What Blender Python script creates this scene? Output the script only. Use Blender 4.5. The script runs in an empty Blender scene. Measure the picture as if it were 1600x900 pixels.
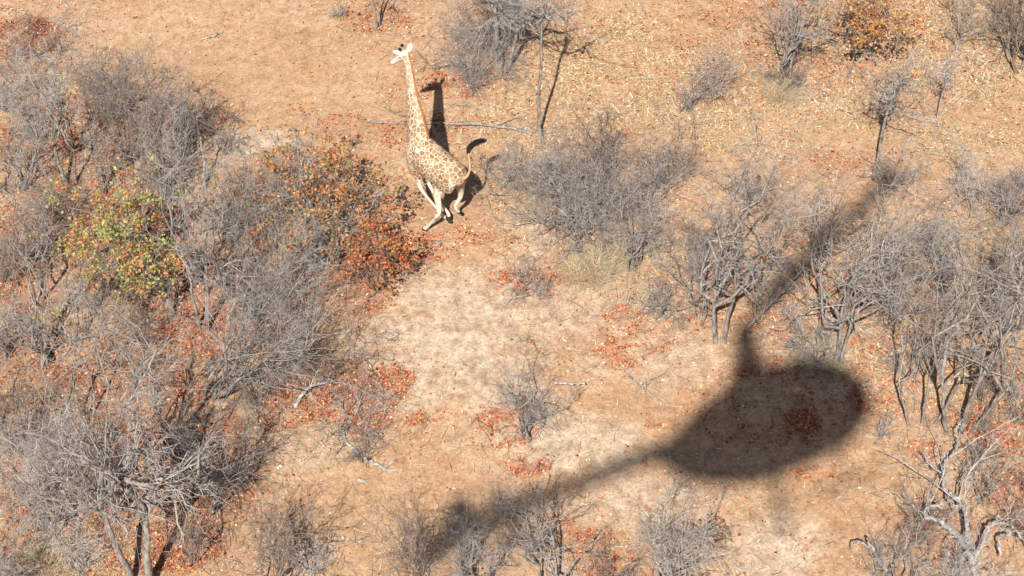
import bpy, bmesh, math, random
import numpy as np
from mathutils import Vector, Matrix

S = bpy.context.scene
COL = S.collection
R = math.radians

# ------------------------------------------------------------------ camera, sky, sun, exposure
CAM_H, PITCH, FPX = 40.0, R(45), 3650.0       # metres up, degrees down, focal length in photo pixels

def ray(u, v):
    x = (u - 800) / FPX
    y = (450 - v) / FPX
    return Vector((x, math.cos(PITCH) + y * math.sin(PITCH), -math.sin(PITCH) + y * math.cos(PITCH)))

def at(u, v, z=0.0):
    d = ray(u, v)
    t = (CAM_H - z) / -d.z
    return Vector((d.x * t, d.y * t, z))

def depth(p):
    return p[1] * math.cos(PITCH) - (p[2] - CAM_H) * math.sin(PITCH)

def metres(px, p):
    return px * depth(p) / FPX

cam = bpy.data.cameras.new('camera')
camo = bpy.data.objects.new('camera', cam)
COL.objects.link(camo)
camo.location = (0, 0, CAM_H)
camo.rotation_euler = (R(90) - PITCH, 0, 0)
cam.sensor_width = 36
cam.lens = 36 * FPX / 1600
cam.clip_start = 0.5
cam.clip_end = 6000
S.camera = camo

SUND = ray(1210, 660).normalized()             # the way the light travels (its anti-solar point is the aircraft's shadow)
SUN_EL = math.asin(-SUND.z)
SUN_AZ = math.atan2(-SUND.x, -SUND.y)          # towards the sun, clockwise from +Y
world = bpy.data.worlds.new('World')
S.world = world
world.use_nodes = True
wn = world.node_tree
sky = wn.nodes.new('ShaderNodeTexSky')
sky.sky_type = 'NISHITA'
sky.sun_disc = False
sky.sun_elevation = SUN_EL
sky.sun_rotation = SUN_AZ
wn.links.new(sky.outputs[0], wn.nodes['Background'].inputs[0])
wn.nodes['Background'].inputs[1].default_value = 0.06
sl = bpy.data.lights.new('sun', 'SUN')
sl.energy = 5.0
sl.angle = R(0.53)
sl.color = (1.0, 0.95, 0.88)
so = bpy.data.objects.new('sun', sl)
COL.objects.link(so)
so.location = (-10, -20, 80)
so.rotation_euler = SUND.to_track_quat('-Z', 'Y').to_euler()
S.view_settings.view_transform = 'Standard'
S.view_settings.look = 'None'
S.view_settings.exposure = 0.58
S.view_settings.gamma = 1.0
S.view_settings.use_curve_mapping = False
S.render.engine = 'CYCLES'
S.cycles.max_bounces = 6
S.cycles.diffuse_bounces = 3
S.cycles.glossy_bounces = 2
S.cycles.caustics_reflective = False
S.cycles.caustics_refractive = False
S.render.resolution_x, S.render.resolution_y = 1024, 576

# ------------------------------------------------------------------ helpers
def tag(o, label=None, cat=None, group=None, kind=None):
    if label: o['label'] = label
    if cat: o['category'] = cat
    if group: o['group'] = group
    if kind: o['kind'] = kind
    return o

def empty(name, loc=(0, 0, 0), rz=0.0):
    o = bpy.data.objects.new(name, None)
    o.empty_display_size = 0.2
    COL.objects.link(o)
    o.location = loc
    o.rotation_euler = (0, 0, rz)
    return o

def link_mesh(name, me, mat, parent=None):
    if mat: me.materials.append(mat)
    o = bpy.data.objects.new(name, me)
    COL.objects.link(o)
    if parent: o.parent = parent
    return o

def np_mesh(name, verts, faces_flat, sizes, col=None, smooth=False):
    """verts (N,3), faces_flat flat indices, sizes per face; col (N,3) optional point colour"""
    me = bpy.data.meshes.new(name)
    nv, nf = len(verts), len(sizes)
    me.vertices.add(nv)
    me.vertices.foreach_set('co', np.asarray(verts, np.float32).ravel())
    me.loops.add(len(faces_flat))
    me.loops.foreach_set('vertex_index', np.asarray(faces_flat, np.int32))
    me.polygons.add(nf)
    st = np.concatenate([[0], np.cumsum(sizes)[:-1]]).astype(np.int32)
    me.polygons.foreach_set('loop_start', st)
    if smooth:
        me.polygons.foreach_set('use_smooth', np.ones(nf, bool))
    me.update(calc_edges=True)
    if col is not None:
        a = me.color_attributes.new('col', 'FLOAT_COLOR', 'POINT')
        c4 = np.ones((nv, 4), np.float32)
        c4[:, :3] = col
        a.data.foreach_set('color', c4.ravel())
    return me

_grids = {}
def vnoise(x, y, scale, seed):
    """smooth value noise 0..1, feature size = scale metres"""
    if seed not in _grids:
        _grids[seed] = np.random.RandomState(seed).rand(256, 256)
    g = _grids[seed]
    X, Y = np.asarray(x) / scale + 500.3, np.asarray(y) / scale + 500.7
    xi, yi = np.floor(X).astype(int), np.floor(Y).astype(int)
    fx, fy = X - xi, Y - yi
    fx = fx * fx * (3 - 2 * fx)
    fy = fy * fy * (3 - 2 * fy)
    a = g[xi % 256, yi % 256]; b = g[(xi + 1) % 256, yi % 256]
    c = g[xi % 256, (yi + 1) % 256]; d = g[(xi + 1) % 256, (yi + 1) % 256]
    return (a * (1 - fx) + b * fx) * (1 - fy) + (c * (1 - fx) + d * fx) * fy

def fbm(x, y, scale, seed, octv=4):
    s, a, t = 0, 1.0, 0
    for k in range(octv):
        s = s + a * vnoise(x, y, scale / 2 ** k, seed + k * 17)
        t += a
        a *= 0.55
    return s / t

def ground_z(x, y):
    return 0.10 * (fbm(x, y, 5.0, 3, 3) - 0.5) + 0.035 * (fbm(x, y, 0.6, 9, 3) - 0.5)

def E_(u, v, ru, rv, s=1.0):
    """an ellipse seen in the photo -> ground ellipse (cx, cy, rx, ry, strength)"""
    p = at(u, v)
    k = depth(p) / FPX
    d = ray(u, v)
    sp = -d.z / d.length
    return (p.x, p.y, ru * k, rv * k / sp, s)

def field(ells, x, y, soft=1.0):
    out = np.zeros_like(np.asarray(x, float))
    for cx, cy, rx, ry, s in ells:
        q = ((x - cx) / rx) ** 2 + ((y - cy) / ry) ** 2
        out = np.maximum(out, s * np.clip((1.35 - q) / soft, 0, 1))
    return out

# where the ground is leafy, grassy, pale or bare (photo pixels)
LITTER = [E_(130, 330, 130, 80, .36), E_(90, 620, 130, 120, .42), E_(250, 420, 120, 60, .4), E_(420, 420, 120, 70, .4), E_(200, 770, 200, 90, .45), E_(1500, 600, 130, 60, .28), E_(1330, 460, 160, 110, .25), E_(1130, 460, 90, 60, .25), E_(530, 615, 105, 42, 1.0), E_(610, 600, 35, 30, 1), E_(665, 660, 32, 9, 1.0), E_(790, 665, 45, 28, .85), E_(822, 728, 32, 12, .95),
          E_(450, 640, 40, 28, .85), E_(600, 400, 60, 40, .9), E_(650, 392, 45, 22, .8), E_(560, 470, 50, 30, .6), E_(300, 770, 60, 45, .9),
          E_(330, 690, 60, 40, .5), E_(40, 440, 50, 50, .6), E_(975, 885, 55, 30, .9), E_(920, 850, 45, 18, .7), E_(1250, 655, 30, 30, .7),
          E_(1275, 738, 30, 12, .75), E_(1560, 670, 55, 35, .6), E_(985, 530, 60, 45, .42), E_(1440, 705, 30, 12, .5), E_(320, 520, 80, 40, .75),
          E_(120, 210, 110, 50, .6), E_(40, 60, 60, 25, .8), E_(295, 200, 50, 14, .85), E_(330, 180, 30, 10, .6), E_(170, 360, 120, 60, .65),
          E_(830, 440, 60, 20, .6), E_(1210, 575, 60, 14, .6), E_(1380, 620, 50, 30, .4), E_(740, 372, 60, 14, .25), E_(270, 860, 80, 40, .75),
          E_(120, 880, 130, 40, .55), E_(200, 620, 120, 60, .5), E_(60, 700, 90, 70, .5), E_(870, 820, 25, 10, .6), E_(1470, 840, 80, 40, .35),
          E_(480, 280, 110, 50, .26), E_(560, 205, 60, 20, .2), E_(1590, 780, 50, 60, .5), E_(905, 665, 10, 8, .7), E_(1380, 805, 14, 10, .7),
          E_(690, 200, 40, 12, .4), E_(710, 135, 60, 20, .4), E_(1030, 665, 22, 8, .4), E_(690, 365, 30, 10, .35), E_(1180, 640, 120, 60, .14),
          E_(560, 655, 40, 20, .7), E_(440, 520, 60, 40, .5), E_(1330, 250, 60, 20, .3), E_(1270, 60, 200, 80, .14), E_(590, 30, 60, 22, .3), E_(630, 210, 40, 25, .4)]
GRASS = [E_(1000, 120, 200, 110, .8), E_(1200, 130, 230, 90, .85), E_(1450, 80, 220, 110, .85), E_(1500, 210, 160, 40, .5), E_(930, 400, 70, 50, .9),
         E_(1000, 440, 100, 60, .6), E_(820, 180, 130, 60, .55), E_(1470, 420, 180, 90, .6), E_(1450, 580, 150, 60, .6), E_(1180, 200, 110, 50, .6),
         E_(100, 860, 130, 60, .7), E_(1350, 420, 160, 90, .5), E_(800, 330, 60, 60, .45), E_(1250, 500, 120, 70, .5), E_(560, 60, 60, 20, .3), E_(1550, 520, 80, 160, .5),
         E_(60, 260, 100, 100, .35), E_(100, 700, 120, 80, .3)]
PALE = [E_(740, 470, 150, 60, .6), E_(660, 590, 90, 50, .6), E_(1020, 560, 120, 50, .45), E_(690, 540, 130, 60, .75), E_(900, 690, 120, 50, .75), E_(1220, 850, 90, 60, .65), E_(790, 620, 80, 70, .6), E_(1000, 790, 120, 60, .5), E_(400, 225, 60, 25, .7),
        E_(830, 360, 60, 40, .6), E_(880, 480, 120, 50, .45), E_(470, 700, 60, 40, .3), E_(1000, 500, 60, 60, .3), E_(1500, 730, 80, 30, .3), E_(330, 380, 60, 40, .2),
        E_(1260, 590, 110, 40, .35), E_(200, 480, 120, 40, .2)]
BARE = [E_(440, 100, 170, 100, 1), E_(350, 30, 160, 60, 1), E_(1340, 215, 90, 30, 1), E_(1540, 190, 60, 20, .8), E_(1190, 660, 170, 90, .8), E_(1090, 40, 60, 14, .6),
        E_(1060, 70, 60, 25, .5), E_(640, 770, 180, 70, 1), E_(700, 500, 100, 80, 1), E_(1280, 800, 70, 50, 1), E_(880, 640, 130, 60, .8), E_(240, 540, 120, 30, .8), E_(1190, 260, 60, 16, .7),
        E_(1110, 220, 60, 20, .5), E_(380, 560, 40, 60, .6)]

# ------------------------------------------------------------------ materials
def mat(name, rough=0.85, spec=0.2):
    m = bpy.data.materials.new(name)
    m.use_nodes = True
    b = m.node_tree.nodes['Principled BSDF']
    b.inputs['Roughness'].default_value = rough
    b.inputs['Specular IOR Level'].default_value = spec
    return m, m.node_tree, b

def N(t, typ, **kw):
    n = t.nodes.new(typ)
    for k, v in kw.items():
        if hasattr(n, k): setattr(n, k, v)
        else: n.inputs[k.replace('_', ' ')].default_value = v
    return n

def ramp(t, src, stops):
    r = t.nodes.new('ShaderNodeValToRGB')
    e = r.color_ramp.elements
    while len(e) < len(stops): e.new(0.5)
    for i, (p, c) in enumerate(stops):
        e[i].position = p
        e[i].color = (*c, 1) if len(c) == 3 else c
    t.links.new(src, r.inputs[0])
    return r.outputs[0]

def mixc(t, fac, a, b, blend='MIX'):
    m = t.nodes.new('ShaderNodeMix')
    m.data_type = 'RGBA'
    m.blend_type = blend
    for s, val in ((m.inputs['Factor'], fac), (m.inputs['A'], a), (m.inputs['B'], b)):
        if hasattr(val, 'is_output'): t.links.new(val, s)
        elif isinstance(val, (int, float)): s.default_value = val
        else: s.default_value = (*val, 1)
    return m.outputs['Result']

def math_(t, op, a, b=0.5, clamp=False):
    m = t.nodes.new('ShaderNodeMath')
    m.operation = op
    m.use_clamp = clamp
    for s, val in ((m.inputs[0], a), (m.inputs[1], b)):
        if hasattr(val, 'is_output'): t.links.new(val, s)
        else: s.default_value = val
    return m.outputs[0]

def noise(t, vec, scale, detail=4, rough=0.6):
    n = t.nodes.new('ShaderNodeTexNoise')
    n.inputs['Scale'].default_value = scale
    n.inputs['Detail'].default_value = detail
    n.inputs['Roughness'].default_value = rough
    if vec: t.links.new(vec, n.inputs['Vector'])
    return n.outputs['Fac']

def attr(t, name, color=False):
    a = t.nodes.new('ShaderNodeAttribute')
    a.attribute_name = name
    return a.outputs['Color'] if color else a.outputs['Fac']

def bump(t, b, h, dist, strength=1.0):
    n = t.nodes.new('ShaderNodeBump')
    n.inputs['Distance'].default_value = dist
    n.inputs['Strength'].default_value = strength
    t.links.new(h, n.inputs['Height'])
    t.links.new(n.outputs[0], b.inputs['Normal'])

def make_ground_mat():
    m, t, b = mat('dry_soil', 0.95, 0.1)
    vec = t.nodes.new('ShaderNodeNewGeometry').outputs['Position']
    big = noise(t, vec, 0.45, 5, 0.6)
    mid = noise(t, vec, 2.6, 6, 0.65)
    fine = noise(t, vec, 15, 6, 0.8)
    tiny = noise(t, vec, 95, 2, 0.6)
    sand = ramp(t, big, [(0.34, (0.41, 0.225, 0.11)), (0.5, (0.47, 0.27, 0.14)), (0.66, (0.51, 0.32, 0.185))])
    pale = ramp(t, mid, [(0.36, (0.46, 0.335, 0.225)), (0.62, (0.60, 0.465, 0.335))])
    pf = math_(t, 'MULTIPLY', math_(t, 'ADD', math_(t, 'MULTIPLY', attr(t, 'pale'), 1.2), 0.26), math_(t, 'ADD', mid, 0.45), True)
    c = mixc(t, pf, sand, pale)
    straw = ramp(t, fine, [(0.38, (0.26, 0.165, 0.085)), (0.5, (0.42, 0.29, 0.155)), (0.64, (0.58, 0.44, 0.25))])
    gf = math_(t, 'MULTIPLY', attr(t, 'grass'), 0.9, True)
    c = mixc(t, gf, c, straw)
    humus = ramp(t, fine, [(0.36, (0.15, 0.075, 0.038)), (0.62, (0.33, 0.17, 0.09))])
    lf = math_(t, 'MULTIPLY', attr(t, 'litter'), 0.7, True)
    c = mixc(t, lf, c, humus)
    # grit: darker and lighter grains, worn grey crusts
    grit = ramp(t, fine, [(0.34, (0.60, 0.57, 0.54)), (0.5, (1, 1, 1)), (0.66, (1.32, 1.30, 1.28))])
    c = mixc(t, 0.85, c, grit, 'MULTIPLY')
    blot = ramp(t, mid, [(0.35, (0.80, 0.80, 0.80)), (0.5, (1, 1, 1)), (0.68, (1.1, 1.1, 1.1))])
    c = mixc(t, 0.7, c, blot, 'MULTIPLY')
    v = t.nodes.new('ShaderNodeTexVoronoi')
    v.inputs['Scale'].default_value = 22
    t.links.new(vec, v.inputs['Vector'])
    peb = ramp(t, v.outputs['Distance'], [(0.10, (1, 1, 1)), (0.2, (0, 0, 0))])
    sel = ramp(t, v.outputs['Color'], [(0.45, (0, 0, 0)), (0.55, (1, 1, 1))])
    pm = mixc(t, 1.0, peb, sel, 'MULTIPLY')
    lump = noise(t, vec, 5.5, 5, 0.75)
    c = mixc(t, 0.8, c, ramp(t, lump, [(0.36, (0.74, 0.71, 0.68)), (0.5, (1, 1, 1)), (0.66, (1.16, 1.15, 1.14))]), 'MULTIPLY')
    c = mixc(t, math_(t, 'MULTIPLY', pm, 0.55), c, (0.62, 0.47, 0.33))
    t.links.new(c, b.inputs['Base Color'])
    h = math_(t, 'ADD', math_(t, 'MULTIPLY', fine, 0.7), math_(t, 'ADD', math_(t, 'MULTIPLY', tiny, 0.35), math_(t, 'MULTIPLY', pm, 0.35)))
    bump(t, b, h, 0.035, 0.9)
    return m

def attr_mat(name, rough=0.8, trans=0.0, amount=0.25):
    m, t, b = mat(name, rough, 0.2)
    vec = t.nodes.new('ShaderNodeNewGeometry').outputs['Position']
    n = noise(t, vec, 60, 2)
    g = ramp(t, n, [(0.3, (1 - amount,) * 3), (0.7, (1 + amount * .6,) * 3)])
    c = mixc(t, 1.0, attr(t, 'col', True), g, 'MULTIPLY')
    t.links.new(c, b.inputs['Base Color'])
    if trans:
        tr = t.nodes.new('ShaderNodeBsdfTranslucent')
        t.links.new(c, tr.inputs[0])
        mx = t.nodes.new('ShaderNodeMixShader')
        mx.inputs[0].default_value = trans
        out = t.nodes['Material Output']
        t.links.new(b.outputs[0], mx.inputs[1])
        t.links.new(tr.outputs[0], mx.inputs[2])
        t.links.new(mx.outputs[0], out.inputs[0])
    return m

def bark_mat(name, dark, light, scale=14, bdist=0.02):
    m, t, b = mat(name, 0.9, 0.15)
    vec = t.nodes.new('ShaderNodeNewGeometry').outputs['Position']
    mp = t.nodes.new('ShaderNodeMapping')
    mp.inputs['Scale'].default_value = (1, 1, 0.35)
    t.links.new(vec, mp.inputs['Vector'])
    n = noise(t, mp.outputs[0], scale, 5, 0.65)
    n2 = noise(t, vec, 1.3, 3)
    c = ramp(t, n, [(0.33, dark), (0.6, light)])
    c = mixc(t, 0.5, c, ramp(t, n2, [(0.3, (0.75, 0.72, 0.70)), (0.7, (1.2, 1.2, 1.2))]), 'MULTIPLY')
    t.links.new(c, b.inputs['Base Color'])
    bump(t, b, n, bdist, 0.6)
    return m

def plain(name, c, rough=0.6, spec=0.4, var=0.15, metallic=0.0):
    m, t, b = mat(name, rough, spec)
    vec = t.nodes.new('ShaderNodeNewGeometry').outputs['Position']
    n = noise(t, vec, 8, 4)
    g = mixc(t, 1.0, c, ramp(t, n, [(0.3, (1 - var,) * 3), (0.7, (1 + var,) * 3)]), 'MULTIPLY')
    t.links.new(g, b.inputs['Base Color'])
    b.inputs['Metallic'].default_value = metallic
    return m

M_GROUND = make_ground_mat()
M_LEAF = attr_mat('fallen_leaf', 0.7, 0.0)
M_TREELEAF = attr_mat('hanging_leaf', 0.6, 0.3)
M_STRAW = attr_mat('straw', 0.8, 0.0)
M_STICK = attr_mat('dead_stick', 0.85)
M_STONE = attr_mat('stone', 0.8)
BARK = {'grey': bark_mat('grey_bark', (0.10, 0.086, 0.074), (0.36, 0.325, 0.29)),
        'pale': bark_mat('bleached_bark', (0.17, 0.155, 0.14), (0.47, 0.44, 0.41)),
        'brown': bark_mat('brown_bark', (0.09, 0.065, 0.05), (0.27, 0.215, 0.175))}
TWIG = {'grey': bark_mat('grey_twig', (0.14, 0.124, 0.114), (0.47, 0.43, 0.40), 5),
        'pale': bark_mat('bleached_twig', (0.24, 0.215, 0.195), (0.60, 0.56, 0.52), 5),
        'brown': bark_mat('brown_twig', (0.11, 0.088, 0.076), (0.37, 0.305, 0.265), 5)}

# ------------------------------------------------------------------ ground sheet
def axis(lo, hi, step, far):
    a = list(np.arange(lo, hi + 1e-6, step))
    s, x, up = step, a[-1], []
    while x < far:
        s *= 1.35; x += s; up.append(x)
    s, x, dn = step, a[0], []
    while x > -far:
        s *= 1.35; x -= s; dn.append(x)
    return np.array(dn[::-1] + a + up)

def sm(v, a, b):
    return np.clip((v - a) / (b - a), 0, 1)

gx, gy = axis(-17, 17, 0.085, 2500), axis(27, 56, 0.085, 2500)
GX, GY = np.meshgrid(gx, gy, indexing='ij')
near = np.clip(1.6 - np.maximum(np.abs(GX) / 17, np.abs(GY - 41) / 16), 0, 1)
GZ = ground_z(GX, GY) * (0.3 + 0.7 * near)
nx, ny = len(gx), len(gy)
idx = np.arange(nx * ny).reshape(nx, ny)
q = np.stack([idx[:-1, :-1], idx[1:, :-1], idx[1:, 1:], idx[:-1, 1:]], -1).reshape(-1, 4)
gm = np_mesh('ground', np.stack([GX, GY, GZ], -1).reshape(-1, 3), q.ravel(), np.full(len(q), 4), smooth=True)

def litter_f(x, y):
    wob = 0.75 + 0.9 * (fbm(x, y, 0.7, 31, 3) - 0.35)
    f = field(LITTER, x + 0.5 * (fbm(x, y, 0.9, 51, 3) - .5), y + 0.7 * (fbm(x, y, 0.9, 61, 3) - .5), 0.45) * wob
    return np.clip(f, 0, 1) * (0.22 + 1.2 * sm(fbm(x, y, 0.35, 71, 2), 0.36, 0.60))
def grass_f(x, y):
    f = field(GRASS, x + 1.0 * (fbm(x, y, 1.5, 52, 3) - .5), y + 1.2 * (fbm(x, y, 1.5, 62, 3) - .5), 1.0)
    return f * (0.3 + 1.0 * sm(fbm(x, y, 1.1, 72, 4), 0.35, 0.62))
def pale_f(x, y):
    return field(PALE, x + 1.2 * (fbm(x, y, 1.8, 53, 3) - .5), y + 1.4 * (fbm(x, y, 1.8, 63, 3) - .5), 1.2)
def bare_f(x, y):
    return field(BARE, x + 0.9 * (fbm(x, y, 1.3, 54, 3) - .5), y + 1.0 * (fbm(x, y, 1.3, 64, 3) - .5), 1.0)

for nm, f in (('litter', litter_f), ('grass', grass_f), ('pale', pale_f)):
    a = gm.attributes.new(nm, 'FLOAT', 'POINT')
    a.data.foreach_set('value', np.clip(f(GX, GY), 0, 1).astype(np.float32).ravel())
tag(link_mesh('ground', gm, M_GROUND), kind='structure')

# ------------------------------------------------------------------ ground cover: leaves, straw, stones, sticks
def palette(rng, n, cols, wts, jit=0.14):
    cols = np.array(cols)
    w = np.array(wts, float)
    c = cols[rng.choice(len(cols), n, p=w / w.sum())]
    c = c * (1 + jit * rng.randn(n, 1)) * (1 + 0.05 * rng.randn(n, 3))
    return np.clip(c, 0.01, 0.85)

def frames(rng, n, tilt):
    """random in-plane direction a, side b, up c (N,3) with the plane tilted by about `tilt`"""
    th = rng.rand(n) * 2 * math.pi
    a = np.stack([np.cos(th), np.sin(th), tilt * rng.randn(n)], -1)
    a /= np.linalg.norm(a, axis=1, keepdims=True)
    r = rng.randn(n, 3) * tilt + np.array([0, 0, 1.0])
    b = np.cross(r, a)
    b /= np.linalg.norm(b, axis=1, keepdims=True)
    return a, b, np.cross(a, b)

def leaf_mesh(name, pos, L, rng, cols, tilt=0.35, width=0.62, curl=0.5):
    n = len(pos)
    a, b, c = frames(rng, n, tilt)
    L = L[:, None]
    w = L * width * 0.5
    cu = (curl * (0.4 + rng.rand(n, 1))) * L
    v = np.stack([pos, pos + a * L * 0.45 + b * w + c * cu, pos + a * L, pos + a * L * 0.45 - b * w + c * cu], 1).reshape(-1, 3)
    k = np.arange(n)[:, None] * 4
    f = np.concatenate([k + [0, 2, 1], k + [0, 3, 2]], 1)
    return np_mesh(name, v, f.ravel(), np.full(2 * n, 3), np.repeat(cols, 4, 0))

rng = np.random.RandomState(11)
def scatter(n, fn, rng):
    x = rng.uniform(-18, 18, n)
    y = rng.uniform(27, 57, n)
    keep = rng.rand(n) < fn(x, y)
    return x[keep], y[keep]

RED = [(0.54, 0.16, 0.07), (0.40, 0.11, 0.055), (0.62, 0.25, 0.11), (0.26, 0.085, 0.05), (0.54, 0.33, 0.20), (0.64, 0.48, 0.33)]
x, y = scatter(560000, lambda x, y: np.clip(litter_f(x, y) * 1.1, 0, 1), rng)
n1 = len(x)
x2, y2 = scatter(150000, lambda x, y: (0.16 + 0.45 * grass_f(x, y) + 0.2 * sm(fbm(x, y, 1.0, 91, 3), .5, .7)) * (1 - 0.75 * bare_f(x, y)), rng)
c1 = palette(rng, n1, RED, [5, 4, 4, 2.5, 1.6, .8])
c2 = palette(rng, len(x2), RED + [(0.55, 0.40, 0.22)], [2.0, 1.2, 2.8, .9, 3, 1.8, 2.5])
x, y = np.concatenate([x, x2]), np.concatenate([y, y2])
z = ground_z(x, y) + 0.004 + rng.rand(len(x)) * 0.03
lm = leaf_mesh('leaf_litter', np.stack([x, y, z], -1), rng.uniform(0.04, 0.10, len(x)), rng, np.concatenate([c1, c2]))
tag(link_mesh('leaf_litter', lm, M_LEAF), 'fallen rust red and tan leaves scattered in patches over the dry soil', 'fallen leaves', kind='stuff')
print('leaves', len(x))

x, y = scatter(330000, lambda x, y: np.clip(0.05 + 0.95 * grass_f(x, y), 0, 1) * (1 - 0.8 * bare_f(x, y)), rng)
n = len(x)
a, b, c = frames(rng, n, 0.5)
a[:, 2] = np.abs(a[:, 2])
L = rng.uniform(0.06, 0.24, (n, 1))
w = rng.uniform(0.004, 0.011, (n, 1))
p0 = np.stack([x, y, ground_z(x, y)], -1)
v = np.stack([p0 - b * w, p0 + b * w, p0 + a * L], 1).reshape(-1, 3)
cols = palette(rng, n, [(0.66, 0.52, 0.34), (0.52, 0.36, 0.21), (0.74, 0.63, 0.46), (0.34, 0.21, 0.12), (0.58, 0.28, 0.14)], [4, 3, 3, 2, 1.2])
gme = np_mesh('dry_grass', v, np.arange(3 * n), np.full(n, 3), np.repeat(cols, 3, 0))
tag(link_mesh('dry_grass', gme, M_STRAW), 'short bleached straw grass lying flat over the far ground', 'dry grass', kind='stuff')
print('grass', n)

x, y = scatter(70000, lambda x, y: 0.10 + 0.55 * bare_f(x, y), rng)
n = len(x)
s = rng.gamma(2.2, 0.0036, (n, 1)) + 0.004
oc = np.array([(1, 0, 0), (0, 1, 0), (-1, 0, 0), (0, -1, 0), (0, 0, .6), (0, 0, -.6)])
v = np.stack([x, y, ground_z(x, y)], -1)[:, None, :] + oc[None] * s[:, :, None] * rng.uniform(0.6, 1.35, (n, 6, 1))
k = np.arange(n)[:, None] * 6
f = np.concatenate([k + t_ for t_ in ([0, 1, 4], [1, 2, 4], [2, 3, 4], [3, 0, 4], [1, 0, 5], [2, 1, 5], [3, 2, 5], [0, 3, 5])], 1)
cols = palette(rng, n, [(0.62, 0.47, 0.33), (0.50, 0.30, 0.17), (0.66, 0.56, 0.45), (0.30, 0.18, 0.11)], [3, 4, 2, 1.5])
sme = np_mesh('gravel', v.reshape(-1, 3), f.ravel(), np.full(8 * n, 3), np.repeat(cols, 6, 0), smooth=True)
tag(link_mesh('gravel', sme, M_STONE), 'small pale and orange stones strewn over the bare sand', 'gravel', kind='stuff')

# ------------------------------------------------------------------ tubes
def tube_mesh(name, tubes, sides, smooth=True, col=None):
    """tubes: list of (P (N,n,3), Rr (N,n))"""
    V, F, Z, C = [], [], [], []
    off = 0
    for ti, (P, Rr) in enumerate(tubes):
        if len(P) == 0: continue
        Nn, n, _ = P.shape
        T = np.empty_like(P)
        T[:, 1:-1] = P[:, 2:] - P[:, :-2]
        T[:, 0] = P[:, 1] - P[:, 0]
        T[:, -1] = P[:, -1] - P[:, -2]
        T /= np.linalg.norm(T, axis=2, keepdims=True) + 1e-9
        ref = np.where(np.abs(T[:, :1, 2:3]) > 0.8, np.array([1.0, 0, 0]), np.array([0, 0, 1.0]))
        ref = np.broadcast_to(ref, T.shape)
        A = np.cross(T, ref); A /= np.linalg.norm(A, axis=2, keepdims=True) + 1e-9
        B = np.cross(T, A)
        th = np.arange(sides) / sides * 2 * math.pi
        ring = P[:, :, None, :] + Rr[:, :, None, None] * (np.cos(th)[None, None, :, None] * A[:, :, None, :] + np.sin(th)[None, None, :, None] * B[:, :, None, :])
        V.append(ring.reshape(-1, 3))
        base = off + (np.arange(Nn)[:, None, None] * n + np.arange(n - 1)[None, :, None]) * sides
        j = np.arange(sides)[None, None, :]
        j2 = (j + 1) % sides
        qd = np.stack([base + j, base + sides + j, base + sides + j2, base + j2], -1).reshape(-1, 4)
        F.append(qd.ravel()); Z.append(np.full(len(qd), 4))
        off += Nn * n * sides
        if col is not None: C.append(np.repeat(col[ti], n * sides, 0))
    return np_mesh(name, np.concatenate(V), np.concatenate(F), np.concatenate(Z), np.concatenate(C) if C else None, smooth=smooth)

def unit(v):
    return v / (np.linalg.norm(v, axis=-1, keepdims=True) + 1e-9)

def grow(rng, start, d, L, n, wob, up):
    N_ = len(start)
    P = np.empty((N_, n, 3))
    P[:, 0] = start
    d = unit(d)
    st = (L / (n - 1))[:, None]
    for k in range(1, n):
        d = unit(d + wob * rng.randn(N_, 3) + np.array([0, 0, up]))
        P[:, k] = P[:, k - 1] + d * st
    return P

def sample(P, Rr, t):
    n = P.shape[1]
    f = t * (n - 1)
    i = np.clip(f.astype(int), 0, n - 2)
    w = (f - i)[:, None]
    k = np.arange(len(P))
    pos = P[k, i] * (1 - w) + P[k, i + 1] * w
    tan = unit(P[k, i + 1] - P[k, i])
    rad = Rr[k, i] * (1 - w[:, 0]) + Rr[k, i + 1] * w[:, 0]
    return pos, tan, rad

def children(rng, P, Rr, m, tlo, ang, Lf, n, wob, up, rf, rmin, jitter=0.35):
    P2, R2 = np.repeat(P, m, 0), np.repeat(Rr, m, 0)
    t = tlo + (1 - tlo) * rng.rand(len(P2)) ** 0.85
    pos, tan, rad = sample(P2, R2, t)
    perp = unit(np.cross(tan, rng.randn(len(P2), 3)))
    a = (ang + 0.28 * rng.randn(len(P2)))[:, None]
    d = tan * np.cos(a) + perp * np.sin(a)
    seg = np.linalg.norm(P2[:, 1:] - P2[:, :-1], axis=2).sum(1)
    L = seg * Lf * (1.05 - 0.45 * t) * np.exp(jitter * rng.randn(len(P2)))
    C = grow(rng, pos, d, L, n, wob, up)
    r0 = np.maximum(rad * rf, rmin)
    rr = r0[:, None] * np.linspace(1, 0.45, n)[None]
    return C, rr

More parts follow.
